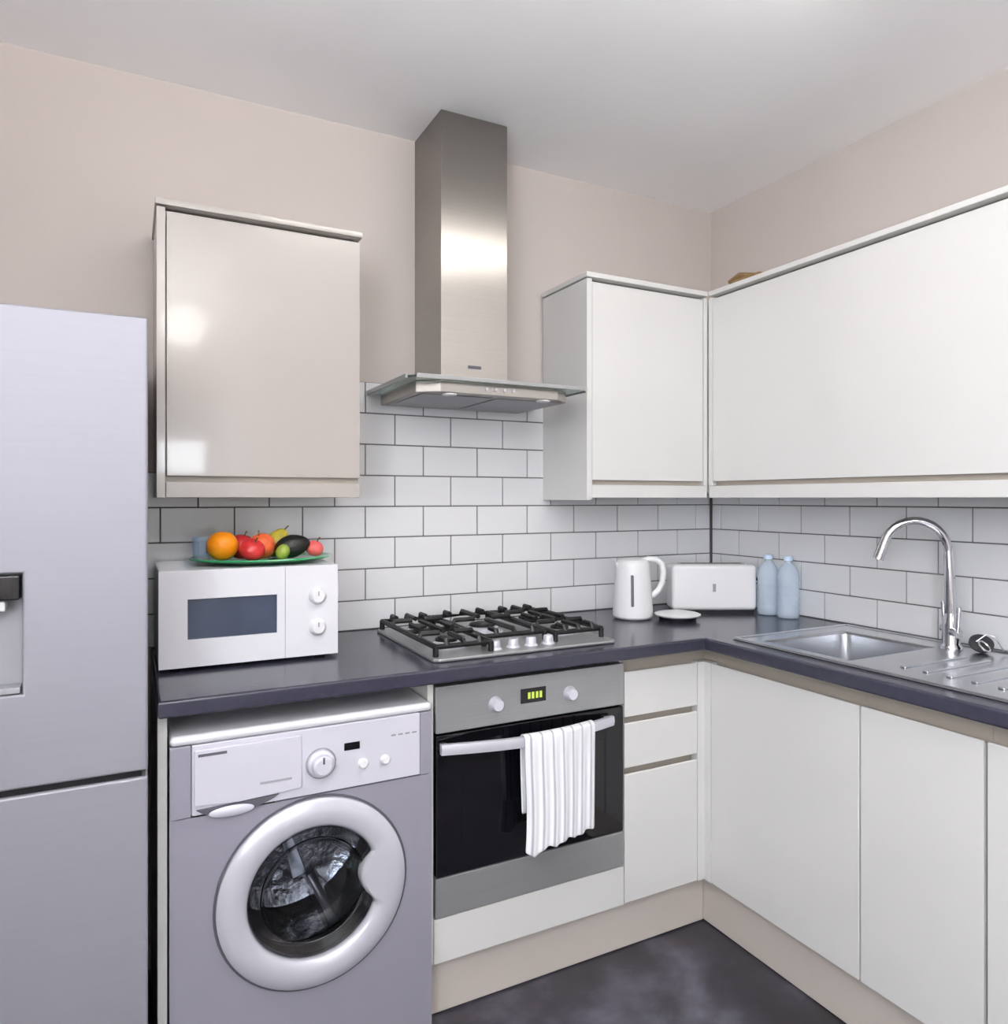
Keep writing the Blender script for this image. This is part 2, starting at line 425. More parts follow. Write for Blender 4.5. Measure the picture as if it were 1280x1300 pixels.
u = thing('drawer_unit', 'narrow cream handleless three-drawer unit beside the oven', 'cabinet', (-.745, -.3, 0))
part(u, 'carcass', 'carcass', -.888, -.604, -.535, -.02, .15, UZ)
part(u, 'handle_rail', 'taupe', -.888, -.604, -.548, -.536, DT - .03, UZ)
part(u, 'handle_rail', 'taupe', -.888, -.604, -.548, -.536, .66, .72)
part(u, 'handle_rail', 'taupe', -.888, -.604, -.548, -.536, .50, .56)
for z0, z1 in ((.708, DT), (.556, .690), (DB, .538)):
    d = obj('drawer_front', slab(B(), [(FY + .02, z0), (FY, z0), (FY, z1 - .004), (FY + .004, z1), (FY + .010, z1 - .006), (FY + .02, z1 - .02)], 'x', -.8885, -.6065, bev=.0012, seg=1), 'gloss_cream', u)
cpz = thing('corner_post', 'slim cream corner post between the drawers and the sink cupboard', 'corner post', (-.58, -.58, .152))
obj('post', slab(B(), [(-.604, FY), (FX, FY), (FX, -.6085), (-.549, -.6085), (-.549, -.549), (-.604, -.549)], 'z', .152, DT, bev=.0012, seg=1), 'gloss_cream', cpz)
obj('handle_rail', slab(B(), [(-.604, -.548), (-.548, -.548), (-.548, -.609), (-.536, -.609), (-.536, -.536), (-.604, -.536)], 'z', DT + .0005, UZ), 'taupe', cpz)

# ------------------------------------------------------------------ base units, right run
def door_unit(y0, y1, doors, label):
    u = thing('base_cupboard', label, 'cabinet', (-.3, (y0 + y1) / 2, 0), group='base cupboards under the sink worktop')
    bm = B()
    box(bm, -.535, -.52, y0, y1, .15, UZ); box(bm, -.03, -.02, y0, y1, .15, UZ)
    box(bm, -.52, -.03, y0, y0 + .016, .15, UZ); box(bm, -.52, -.03, y1 - .016, y1, .15, UZ); box(bm, -.52, -.03, y0 + .016, y1 - .016, .15, .166)
    obj('carcass', bm, 'carcass', u)
    part(u, 'handle_rail', 'taupe', -.548, -.536, y0, y1, DT - .03, UZ)
    for a, b in doors:
        obj('door', slab(B(), [(FX, DB), (FX, DT - .004), (FX + .004, DT), (FX + .010, DT - .006), (FX + .02, DT - .02), (FX + .02, DB)], 'y', a, b, bev=.0012, seg=1), 'gloss_cream', u)
    return u
door_unit(-1.130, -.6095, [(-1.1275, -.6115)], 'wide cream handleless base cupboard in the corner under the sink')
door_unit(-1.4285, -1.1305, [(-1.4245, -1.1325)], 'narrow cream handleless base cupboard under the drainer, second from corner')
door_unit(-2.03, -1.4295, [(-2.027, -1.4325)], 'cream base cupboard cut off at the right edge of the picture')
tag(obj('plinth_board', box(B(), -1.513, -.555, -.55, -.535, 0.004, .15, bev=.001), 'plinth'), 'beige plinth board under the oven and drawers', 'plinth')
tag(obj('plinth_board', box(B(), -.5525, -.5375, -2.03, -.536, 0.004, .15, bev=.001), 'plinth'), 'beige plinth board under the sink cupboards', 'plinth')

# ------------------------------------------------------------------ wall cabinets
CB, CT = 1.362, 2.098          # bottom of pelmet, underside of cornice
WY = -.302
c = thing('wall_cabinet', 'darkened beige gloss wall cabinet above the microwave', 'cabinet', (-1.87, -.16, CB), group='wall cabinets')
part(c, 'carcass', 'carcass', -2.134, -1.612, -.278, -.012, CB + .02, CT)
part(c, 'side_panel', 'gloss_beige_dimmed', -2.136, -2.116, WY, -.012, CB, CT + .001, bev=.001)
part(c, 'door', 'gloss_beige_dimmed', -2.113, -1.612, WY, -.280, CB + .055, CT - .010, bev=.002)
part(c, 'handle_rail', 'taupe', -2.115, -1.612, -.283, -.270, CB + .02, CB + .07)
part(c, 'pelmet', 'gloss_beige_dimmed', -2.115, -1.612, WY + .002, -.284, CB, CB + .040, bev=.002)
part(c, 'cornice', 'gloss_beige_dimmed', -2.140, -1.606, WY - .008, -.012, CT + .004, CT + .022, bev=.003)

c = thing('wall_cabinet', 'cream gloss wall cabinet right of the extractor hood', 'cabinet', (-.57, -.16, CB), group='wall cabinets')
part(c, 'carcass', 'carcass', -.815, -.012, -.278, -.012, CB + .02, CT)
part(c, 'side_panel', 'gloss_cream', -.836, -.8155, WY, -.012, CB - .008, CT + .001, bev=.001)
part(c, 'door', 'gloss_cream', -.814, -.325, WY, -.280, CB + .060, CT - .010, bev=.002)
part(c, 'corner_filler', 'gloss_cream', -.322, -.304, WY, -.280, CB + .045, CT - .002, bev=.001)
part(c, 'handle_rail', 'taupe', -.814, -.325, -.283, -.270, CB + .02, CB + .075)
part(c, 'pelmet', 'gloss_cream', -.814, -.304, WY + .002, -.284, CB, CB + .044, bev=.002)
part(c, 'cornice', 'gloss_cream', -.842, -.309, WY - .008, -.012, CT + .004, CT + .022, bev=.003)

WX = -.302
c = thing('wall_cabinet', 'long cream gloss wall cabinet above the sink', 'cabinet', (-.16, -1.0, CB), group='wall cabinets')
part(c, 'carcass', 'carcass', -.278, -.012, -1.72, -.305, CB + .02, CT)
part(c, 'door', 'gloss_cream', WX, -.280, -1.72, -.327, CB + .060, CT - .010, bev=.002)
part(c, 'corner_filler', 'gloss_cream', WX, -.280, -.324, -.3055, CB + .045, CT - .002, bev=.001)
part(c, 'handle_rail', 'taupe', -.283, -.270, -1.72, -.327, CB + .02, CB + .075)
part(c, 'pelmet', 'gloss_cream', WX + .002, -.284, -1.72, -.3055, CB, CB + .044, bev=.002)
part(c, 'cornice', 'gloss_cream', -.308, -.012, -1.72, -.3115, CT + .004, CT + .022, bev=.003)

bm = B(); tube(bm, [(-.262, -.37, CT + .046), (-.262, -.42, CT + .058), (-.262, -.47, CT + .044), (-.262, -.52, CT + .032)], [.008, .011, .010, .007], seg=8)
box(bm, -.285, -.235, -.53, -.40, CT + .0225, CT + .040, bev=.003)
tag(obj('wood_offcut', bm, 'brown_wood'), 'small brown offcut lying on top of the long wall cabinet', 'offcut')

# ------------------------------------------------------------------ extractor hood
h = thing('extractor_hood', 'stainless steel chimney extractor hood with glass canopy', 'extractor hood', (-1.2, -.02, 1.665))
part(h, 'chimney', 'steel', -1.335, -1.102, -.235, -.0005, 1.716, ZC - .002, bev=.002)
part(h, 'collar', 'steel', -1.36, -1.077, -.26, -.009, 1.7145, 1.722, bev=.002)
bm = B()
slab(bm, [(-1.458, -.009), (-1.458, -.34), (-1.40, -.385), (-1.0, -.385), (-.942, -.34), (-.942, -.009)], 'z', 1.668, 1.702, bev=.003)
b_ = obj('body', bm, 'steel', h)
for k in (-1, 1):
    x = -1.2 + k * .122
    f_ = part(h, 'grease_filter', 'mid_grey', x - .115, x + .115, -.34, -.05, 1.6655, 1.6675, bev=.0005)
for x in (-1.36, -1.04):
    obj('hood_lamp', cyl(B(), (x, -.36, 1.6676), (x, -.36, 1.664), .022), 'frame_white', h)
bm = B(); slab(bm, [(-1.499, -.010), (-1.499, -.385), (-1.48, -.41), (-.92, -.41), (-.901, -.385), (-.901, -.010)], 'z', 1.7025, 1.7095, bev=.0015)
g = obj('glass_canopy', bm, 'hood_glass', h)
bm = B(); box(bm, -1.482, -.918, -.418, -.4105, 1.700, 1.712, bev=.001); box(bm, -1.507, -1.4995, -.39, -.010, 1.700, 1.712, bev=.001); box(bm, -.9005, -.893, -.39, -.010, 1.700, 1.712, bev=.001)
obj('edge_strip', bm, 'steel_oven', h)
bm = B(); box(bm, -1.243, -1.197, -.2365, -.2352, 1.772, 1.782, bev=.0003); obj('badge', bm, 'dark_grey', h, label='small dark maker badge')
for k in range(4):
    obj('button', cyl(B(), (-1.25 + k * .03, -.3852, 1.685), (-1.25 + k * .03, -.389, 1.685), .006, seg=12), 'chrome', h)

# ------------------------------------------------------------------ fridge freezer
f = thing('fridge_freezer', 'tall silver fridge freezer with water dispenser', 'fridge', (-2.463, -.35, 0))
fx0, fx1, ft = -2.763, -2.163, 1.729
part(f, 'body', 'dark_grey', fx0 + .004, fx1 - .004, -.612, -.03, .04, ft - .008, bev=.004)
part(f, 'lower_door', 'fridge_silver', fx0, fx1, -.68, -.620, .06, .793, bev=.005, seg=3)
# upper door with the recess of the dispenser
bm = B()
dx0, dx1, dz0, dz1 = -2.549, -2.378, 1.36 - .373, 1.36 - .143
xs_ = [fx0, dx0, dx1, fx1]; zs_ = [.806, dz0, dz1, ft]
t = bmesh.new(); gridslab(t, xs_, zs_, lambda i, j: not (i == 1 and j == 1), 0, .06, bev=.006, seg=3)
for v in t.verts: v.co = Vector((v.co.x, -.68 + (.06 - v.co.z), v.co.y))
bmesh.ops.recalc_face_normals(t, faces=t.faces[:]); merge(bm, t)
ud = obj('upper_door', bm, 'fridge_silver', f)
def sub(parent, name, m, *a, bev=0.0, label=None): return obj(name, box(B(), *a, bev=bev), m, parent, label=label)
sub(ud, 'dispenser_recess', 'mid_grey', dx0 + .001, dx1 - .001, -.640, -.622, dz0 + .001, dz1 - .001)
sub(ud, 'dispenser_panel', 'black_glass', dx0 + .004, dx1 - .004, -.6825, -.6415, dz1 - .050, dz1 - .004, bev=.003)
sub(ud, 'dispenser_lever', 'white_plastic', -2.45, -2.405, -.674, -.642, dz1 - .072, dz1 - .052, bev=.004)
sub(ud, 'drip_tray', 'mid_grey', dx0 + .003, dx1 - .003, -.680, -.6415, dz0 + .002, dz0 + .014, bev=.002)
part(f, 'plinth_grille', 'black', fx0 + .02, fx1 - .02, -.63, -.05, 0, .038)
part(f, 'door_gasket', 'black', fx0 + .012, fx1 - .012, -.672, -.6125, .7935, .8055)

# ------------------------------------------------------------------ washing machine
wx0, wx1, wy, wt = -2.120, -1.517, -.615, .845
w = thing('washing_machine', 'silver front-loading washing machine with round porthole door', 'washing machine', (-1.8185, -.33, 0))
cx, cz, R = -1.810, .440, .205
bm = B()
z0, z1 = .012, .6645
N = 48
circ_f = [bm.verts.new((cx + R * math.cos(2 * PI * k / N), wy, cz + R * math.sin(2 * PI * k / N))) for k in range(N)]
circ_b = [bm.verts.new((cx + R * math.cos(2 * PI * k / N), wy + .03, cz + R * math.sin(2 * PI * k / N))) for k in range(N)]
def to_rect(a):
    dx, dz = math.cos(a), math.sin(a)
    sx = ((wx1 if dx > 0 else wx0) - cx) / dx if abs(dx) > 1e-6 else 1e9
    sz = ((z1 if dz > 0 else z0) - cz) / dz if abs(dz) > 1e-6 else 1e9
    s_ = min(sx, sz); return (cx + dx * s_, wy, cz + dz * s_)
rect = [bm.verts.new(to_rect(2 * PI * k / N)) for k in range(N)]
for k in range(N):
    k2 = (k + 1) % N
    bm.faces.new((circ_f[k], rect[k], rect[k2], circ_f[k2])); bm.faces.new((circ_b[k], circ_f[k], circ_f[k2], circ_b[k2]))
for crn in ((wx0, z0), (wx1, z0), (wx0, z1), (wx1, z1)):       # corner fillers
    near = sorted(range(N), key=lambda k: (rect[k].co.x - crn[0]) ** 2 + (rect[k].co.z - crn[1]) ** 2)[:2]
    if min((rect[k].co - Vector((crn[0], wy, crn[1]))).length for k in near) > 1e-4 and abs(near[0] - near[1]) in (1, N - 1):
        cv = bm.verts.new((crn[0], wy, crn[1])); bm.faces.new((rect[near[0]], cv, rect[near[1]]))
bmesh.ops.recalc_face_normals(bm, faces=bm.faces[:])
front = obj('front_panel', bm, 'appliance_silver', w)
bm = B()
for a in ((wx0, wx0 + .01, wy + .0005, -.05, .012, wt - .022), (wx1 - .01, wx1, wy + .0005, -.05, .012, wt - .022), (wx0 + .01, wx1 - .01, -.06, -.05, .012, wt - .022), (wx0 + .01, wx1 - .01, wy + .02, -.05, .012, .03)):
    box(bm, *a)
obj('cabinet', bm, 'appliance_silver', w)
part(w, 'top_panel', 'white_enamel', wx0, wx1, wy - .004, -.05, wt - .022, wt, bev=.010, seg=3)
# control panel: side posts plus fascia
for a, b in ((wx0, wx0 + .043), (wx1 - .032, wx1)):
    part(w, 'corner_post', 'appliance_silver', a, b, wy - .001, wy + .03, .6650, wt - .0225, bev=.003)
part(w, 'control_panel', 'appliance_light', wx0 + .0435, wx1 - .0325, wy - .003, wy + .03, .668, wt - .0225, bev=.003)
dr = obj('detergent_drawer', slab(B(), [(wx0 + .048, .690), (wx0 + .14, .684), (-1.842, .690), (-1.842, .812), (wx0 + .048, .812)], 'y', wy - .009, wy - .0035, bev=.003), 'appliance_light', w)
# scooped grip under the drawer
bm = B(); pts = []
n = 14
for k in range(n + 1):
    q = k / n; x = wx0 + .052 + q * .175; pts.append((x, .6815 + .004 * q))
for k in range(n, -1, -1):
    q = k / n; x = wx0 + .052 + q * .175; pts.append((x, .6805 - .028 * math.sin(PI * min(1, q * 1.0)) ** .8 * (1 - .35 * q) + .004 * q))
slab(bm, pts[:n + 1] + pts[n + 2:-1], 'y', wy - .008, wy - .0032, bev=0)
gr = obj('drawer_grip', bm, 'dark_grey', w)
bm = B(); lathe(bm, [(0, 0), (.050, 0), (.047, .006), (.030, .009), (0, .010)], (wx0 + .125, wy - .0035, .668), (0, -1, 0), 24, 1, .25); obj('grip_lip', bm, 'appliance_light', gr)
# panel step line below the fascia
part(w, 'panel_seam', 'dark_grey', -1.90, wx1 - .0325, wy - .0015, wy + .01, .6650, .6675)
part(w, 'badge', 'dark_grey', wx0 + .056, wx0 + .115, wy - .0098, wy - .0088, .797, .803, label='small dark maker lettering')
part(w, 'drawer_print', 'mid_grey', -1.935, -1.865, wy - .0098, wy - .0088, .715, .720)
kn = obj('program_knob', lathe(B(), [(0, .030), (.018, .030), (.023, .026), (.025, .012), (.031, .008), (.033, 0), (0, 0)], (-1.797, wy - .0032, .738), (0, -1, 0), 32), 'appliance_light', w)
bm = B(); box(bm, -1.799, -1.795, wy - .0345, wy - .0325, .745, .760); obj('knob_mark', bm, 'dark_grey', kn)
obj('knob_shadow_ring', lathe(B(), [(.033, 0), (.033, .002), (.036, .002), (.036, 0)], (-1.797, wy - .0032, .738), (0, -1, 0), 32), 'mid_grey', kn)
part(w, 'display', 'black_glass', -1.742, -1.704, wy - .0045, wy - .0030, .758, .776, bev=.0005)
for x, r in ((-1.697, .0125), (-1.641, .0115)):
    obj('button', lathe(B(), [(0, .010), (r * .7, .010), (r, .006), (r, 0), (0, 0)], (x, wy - .0032, .722), (0, -1, 0), 20), 'white_plastic', w)
for k in range(4):
    part(w, 'indicator_print', 'mid_grey', -1.625 + k * .018, -1.613 + k * .018, wy - .0037, wy - .0030, .775, .779)
# porthole door: ring with an inward bulge for the grip
bm = B(); N = 96; prof = []
Ro = .219
def inner(a):
    a = (a + PI) % (2 * PI) - PI
    a0, wd = .06, .40
    q = (a - a0) / wd
    if abs(q) >= 1: return .152
    return .152 - .044 * (1 - q * q) ** .6
rings = []
for k in range(N):
    a = 2 * PI * k / N; ri = inner(a)
    P_ = [(Ro, 0), (Ro - .001, .008), (Ro - .007, .013), (Ro - .018, .017), (.190, .020), (.176 if ri > .15 else max(.17, ri + .02), .020), (ri + .010, .016), (ri + .003, .010), (ri, .003), (ri, -.02)]
    rings.append([bm.verts.new((cx + r * math.cos(a), wy - .001 - d, cz + r * math.sin(a))) for r, d in P_])
for k in range(N):
    a, b = rings[k], rings[(k + 1) % N]
    for j in range(len(a) - 1): bm.faces.new((a[j], a[j + 1], b[j + 1], b[j]))
bmesh.ops.recalc_face_normals(bm, faces=bm.faces[:])
door = obj('door', bm, 'ring_silver', w)
obj('door_seam', lathe(B(), [(.2195, 0), (.2195, .003), (.2245, .003), (.2245, 0)], (cx, wy - .0008, cz), (0, -1, 0), 64), 'dark_grey', door)
obj('door_glass', lathe(B(), [(.1525, .000), (.148, .004), (.12, -.006), (.11, -.03), (.09, -.055), (0, -.066), (0, -.069), (.092, -.058), (.113, -.032), (.123, -.009), (.148, .001), (.1525, -.003), (.1525, .000)], (cx, wy, cz), (0, -1, 0), 48), 'clear_glass', door)
obj('gasket', lathe(B(), [(.200, -.032), (.165, -.034), (.155, -.06), (.165, -.09), (.22, -.092)], (cx, wy, cz), (0, -1, 0), 48), 'rubber', w)
bm = B(); lathe(bm, [(.165, -.095), (.235, -.12), (.235, -.40), (.19, -.43), (0, -.44)], (cx, wy, cz), (0, -1, 0), 48)
dm = obj('drum', bm, 'drum_steel', w)
for k in range(3):
    a = .6 + k * 2 * PI / 3; ca, sa = math.cos(a), math.sin(a)
    bm = B(); slab(bm, [(-.03, .238), (.03, .238), (.012, .17), (-.012, .17)], 'y', wy + .13, wy + .39, bev=.006)
    bmesh.ops.rotate(bm, verts=bm.verts[:], cent=(0, 0, 0), matrix=Matrix.Rotation(a, 3, 'Y')); bmesh.ops.translate(bm, verts=bm.verts[:], vec=(cx, 0, cz))
    obj('paddle', bm, 'streak_steel', dm)
for k in range(5):  # back ribs added in light steel to imitate reflection streaks in the glass
    a = .35 + k * 2 * PI / 5
    bm = B(); slab(bm, [(-.012, .03), (.012, .03), (.020, .17), (-.020, .17)], 'y', wy + .405, wy + .425, bev=.004)
    bmesh.ops.rotate(bm, verts=bm.verts[:], cent=(0, 0, 0), matrix=Matrix.Rotation(a, 3, 'Y')); bmesh.ops.translate(bm, verts=bm.verts[:], vec=(cx, 0, cz))
    obj('drum_streak_spoke', bm, 'streak_steel', dm)
obj('drum_hub', lathe(B(), [(0, -.395), (.02, -.398), (.036, -.415), (.036, -.43), (0, -.43)], (cx, wy, cz), (0, -1, 0), 24), 'streak_steel', dm)
for x in (wx0 + .05, wx1 - .05):
    for y in (-.55, -.11): obj('foot', cyl(B(), (x, y, 0), (x, y, .0125), .02, seg=16), 'rubber', w)

# ------------------------------------------------------------------ built-in oven
o = thing('oven', 'stainless steel built-in oven with black glass door', 'oven', (-1.195, -.32, .27))
ox0, ox1 = -1.494, -.896
part(o, 'body', 'dark_grey', ox0 + .02, ox1 - .02, -.555, -.06, .285, .85)
cp = part(o, 'control_panel', 'steel_oven', ox0, ox1, FY - .006, -.556, .750, .872, bev=.003)
dg = part(o, 'door_glass', 'black_glass', ox0 + .002, ox1 - .002, FY - .006, -.556, .377, .745, bev=.003)
part(o, 'lower_trim', 'steel_oven', ox0, ox1, FY - .006, -.556, .272, .3745, bev=.003)
# inner window, faintly visible through the dark glass
part(o, 'inner_window', 'black_glass', -1.42, -.97, FY - .0066, FY - .0058, .44, .66, bev=.0002)
for x in (-1.322, -1.086):
    k_ = obj('knob', lathe(B(), [(0, .022), (.014, .022), (.017, .018), (.019, .003), (.021, 0), (0, 0)], (x, FY - .0062, .807), (0, -1, 0), 28), 'appliance_light', o)
dp = part(o, 'display', 'black_glass', -1.245, -1.165, FY - .008, FY - .0062, .797, .837, bev=.0005)
for k, x in enumerate((-1.219, -1.207, -1.194, -1.182)):
    obj('digit', box(B(), x - .004, x + .004, FY - .0088, FY - .0081, .808, .826), 'display_glow', dp, label='glowing green clock figure')
bm = B(); pts = []
for k in range(25):
    q = k / 24; x = -1.487 + q * .540; pts.append((x, FY - .022 - .046 * math.sin(PI * q), .7145))
# flat bowed bar
t = bmesh.new(); rr = []
for k, p in enumerate(pts):
    rr.append([t.verts.new((p[0], p[1] + dy, p[2] + dz)) for dy, dz in ((-.006, -.0135), (-.009, 0), (-.006, .0135), (.006, .0135), (.006, -.0135))])
for a, b in zip(rr[:-1], rr[1:]):
    for j in range(5): t.faces.new((a[j], a[(j + 1) % 5], b[(j + 1) % 5], b[j]))
t.faces.new(rr[0]); t.faces.new(rr[-1][::-1]); bmesh.ops.recalc_face_normals(t, faces=t.faces[:]); merge(bm, t)
hd = obj('handle', bm, 'ring_silver', o)
for x in (-1.474, -.960):
    obj('handle_mount', box(B(), x - .010, x + .010, FY - .024, FY - .0055, .704, .725, bev=.003), 'steel_oven', hd)

# towel folded over the oven handle
bm = B(); uvl = bm.loops.layers.uv.new('UVMap')
nx, tx0, tx1 = 44, -1.272, -1.036
def hy(x): q = (x + 1.487) / .540; return FY - .022 - .046 * math.sin(PI * max(0, min(1, q)))
grid = []
for i in range(nx + 1):
    q = i / nx; x = tx0 + (tx1 - tx0) * q; y = hy(x); col = []
    dropf = .298 + .016 * math.exp(-((q - .14) / .10) ** 2) - .010 * q + .004 * math.sin(q * 19)
    dropb = .21
    prof_ = []
    for k in range(8): s_ = 1 - k / 8; prof_.append((y + .013 + .003 * math.sin(q * 17), .7145 + .0110 - dropb * s_, s_ * .5))
    for k in range(9):
        a = PI * k / 8; prof_.append((y - .001 +   .0135 * math.cos(a), .7145 + .0110 + .0075 * math.sin(a), 0))
    for k in range(1, 19):
        s_ = k / 18
        wav = (.0055 * math.sin(q * 7 * 2 * PI + .6) + .004 * math.sin(q * 9 + 1)) * min(1, .25 + s_ * 1.1)
        pinch = -.10 * s_ * (q - .5) * .0
        prof_.append((y - .0155 - .004 * s_ + wav * .8, .7145 + .0110 - dropf * s_, s_))
    for k, (py, pz, s_) in enumerate(prof_):
        xx = x + .010 * s_ * (1 - q) * math.sin(s_ * 3.0) - .006 * s_ * q
        col.append(bm.verts.new((xx, py, pz)))
    grid.append(col)
for i in range(nx):
    for k in range(len(grid[0]) - 1):
        fc = bm.faces.new((grid[i][k], grid[i + 1][k], grid[i + 1][k + 1], grid[i][k + 1]))
        for l in fc.loops:
            ii = i if l.vert in (grid[i][k], grid[i][k + 1]) else i + 1
            l[uvl].uv = (ii / nx, k / 34)
tw = tag(obj('tea_towel', bm, 'striped_towel'), 'white striped tea towel hanging over the oven handle', 'towel')
md = tw.modifiers.new('thickness', 'SOLIDIFY'); md.thickness = .003; md.offset = 0
sb = tw.modifiers.new('soft', 'SUBSURF'); sb.levels = 1; sb.render_levels = 1

# ------------------------------------------------------------------ gas hob
hb = thing('gas_hob', 'stainless steel gas hob with black cast pan supports', 'hob', (-1.2, -.31, WT))
hx0, hx1, hy0, hy1 = -1.492, -.908, -.572, -.062
bm = B(); slab(bm, [(hx0, hy0 + .015), (hx0 + .015, hy0), (hx1 - .015, hy0), (hx1, hy0 + .015), (hx1, hy1 - .015), (hx1 - .015, hy1), (hx0 + .015, hy1), (hx0, hy1 - .015)], 'z', WT + .0005, WT + .010, bev=.003)
obj('hob_plate', bm, 'steel_oven', hb)
zt = WT + .010
BUR = ((-1.395, -.19, .036), (-1.395, -.42, .040), (-1.20, -.25, .052), (-1.005, -.19, .034), (-1.005, -.40, .036))
for bx, by, r in BUR:
    b_ = obj('burner', lathe(B(), [(0, .016), (r * .9, .016), (r, .012), (r, .002), (r + .012, .001), (r + .014, 0), (0, 0)], (bx, by, zt), (0, 0, 1), 32), 'ring_silver', hb)
    obj('burner_cap', lathe(B(), [(0, .008), (r * .72, .008), (r * .80, .005), (r * .80, 0), (0, 0)], (bx, by, zt + .0162), (0, 0, 1), 32), 'cast_iron', b_)
zg = zt + .036; r = .0078
for x0, x1, y0, y1, bs in ((-1.476, -1.313, -.540, -.084, (0, 1)), (-1.300, -1.100, -.470, -.084, (2,)), (-1.087, -.924, -.510, -.084, (3, 4))):
    bm = B()
    tube(bm, [(x0, y0, zg - .010), (x1, y0, zg - .010), (x1, y1, zg - .010), (x0, y1, zg - .010), (x0, y0, zg - .010)], r, 6)
    def prong(ax, ay, bx_, by_):
        a = Vector((ax, ay, zg - .008)); b = Vector((bx_, by_, zg + .004)); d0 = b - a; d0.z = 0
        tube(bm, [a, Vector((ax, ay, zg + .004)) + d0 * .06, b], r, 6)
    for q in bs:
        bx, by, br = BUR[q]; ri = br * .55
        yl = y0 if q == bs[-1] else (BUR[bs[0]][1] + BUR[bs[-1]][1]) / 2
        yh = y1 if q == bs[0] else (BUR[bs[0]][1] + BUR[bs[-1]][1]) / 2
        if len(bs) > 1 and q == bs[1]: yl, yh = y0, (BUR[bs[0]][1] + BUR[bs[1]][1]) / 2
        prong(x0, by, bx - ri, by); prong(x1, by, bx + ri, by); prong(bx, yl, bx, by - ri); prong(bx, yh, bx, by + ri)
        for sx in (-1, 1):
            prong(bx + sx * (x1 - x0) * .30, yl, bx + sx * (x1 - x0) * .30, yl + .045); prong(bx + sx * (x1 - x0) * .30, yh, bx + sx * (x1 - x0) * .30, yh - .045)
    if len(bs) > 1:
        ym = (BUR[bs[0]][1] + BUR[bs[1]][1]) / 2
        tube(bm, [(x0, ym, zg - .010), (x1, ym, zg - .010)], r, 6)
    obj('pan_support', bm, 'cast_iron', hb)
    for fx in (x0, x1):
        for fy in (y0, y1): obj('support_foot', cyl(B(), (fx, fy, zt), (fx, fy, zg - .008), .008, seg=10), 'cast_iron', hb)
for k in range(4):
    x = -1.290 + k * .0575
    obj('knob', lathe(B(), [(0, .024), (.012, .024), (.0145, .021), (.0155, .006), (.019, .003), (.020, 0), (0, 0)], (x, -.520, zt), (0, 0, 1), 24), 'ring_silver', hb)

# ------------------------------------------------------------------ microwave
m = thing('microwave', 'white microwave oven with dark window under the wall cabinet', 'microwave', (-1.913, -.2, WT))
mx0, mx1, my, mz0, mz1 = -2.134, -1.692, -.368, WT + .009, 1.181
part(m, 'body', 'white_enamel', mx0, mx1, my + .022, -.045, mz0, mz1, bev=.005)
dx = -1.832
xs_ = [mx0, -2.068, -1.853, dx - .0002]; zs_ = [mz0, 1.36 - .352, 1.36 - .252, mz1]
t = bmesh.new(); gridslab(t, xs_, zs_, lambda i, j: not (i == 1 and j == 1), 0, .022, bev=.0015, seg=2)
for v in t.verts: v.co = Vector((v.co.x, my + (.022 - v.co.z), v.co.y))
bmesh.ops.recalc_face_normals(t, faces=t.faces[:])
bm = B(); merge(bm, t)
md_ = obj('door', bm, 'white_enamel', m)
sub(md_, 'window', 'microwave_window', -2.068, -1.853, my + .006, my + .0215, 1.36 - .352, 1.36 - .252)
part(m, 'control_panel', 'white_enamel', dx + .0002, mx1, my, my + .0215, mz0, mz1, bev=.0015)
for z in (1.36 - .262, 1.36 - .345):
    k_ = obj('dial', lathe(B(), [(0, .016), (.015, .016), (.020, .012), (.023, 0), (0, 0)], (-1.748, my - .0003, z), (0, -1, 0), 28), 'white_plastic', m)
    obj('pointer', box(B(), -1.7495, -1.7465, my - .0178, my - .0163, z + .002, z + .014), 'mid_grey', k_)
part(m, 'door_line', 'mid_grey', mx0 + .006, mx1 - .006, my + .0005, my + .004, mz1 - .0330, mz1 - .0318)
for x in (mx0 + .04, mx1 - .04):
    for y in (-.32, -.09): obj('foot', cyl(B(), (x, y, WT), (x, y, mz0 + .002), .014, seg=14), 'rubber', m)

# ------------------------------------------------------------------ fruit on a glass platter
PZ = mz1 + .0005; pc = (-1.864, -.205)
bm = B(); lathe(bm, [(0, .001), (.10, 0), (.165, .006), (.188, .012), (.192, .014), (.190, .017), (.165, .011), (.10, .006), (0, .006)], (pc[0], pc[1], PZ), (0, 0, 1), 48, 1.0, .80)
# frame_axes may swap the ellipse axes, so force the long side along x
sxx = max(v.co.x for v in bm.verts) - min(v.co.x for v in bm.verts); syy = max(v.co.y for v in bm.verts) - min(v.co.y for v in bm.verts)
if sxx < syy:
    for v in bm.verts: v.co = Vector((pc[0] + (v.co.y - pc[1]), pc[1] + (v.co.x - pc[0]), v.co.z))
    bmesh.ops.recalc_face_normals(bm, faces=bm.faces[:])
tag(obj('glass_platter', bm, 'green_glass'), 'oval green glass platter of fruit on top of the microwave', 'platter')

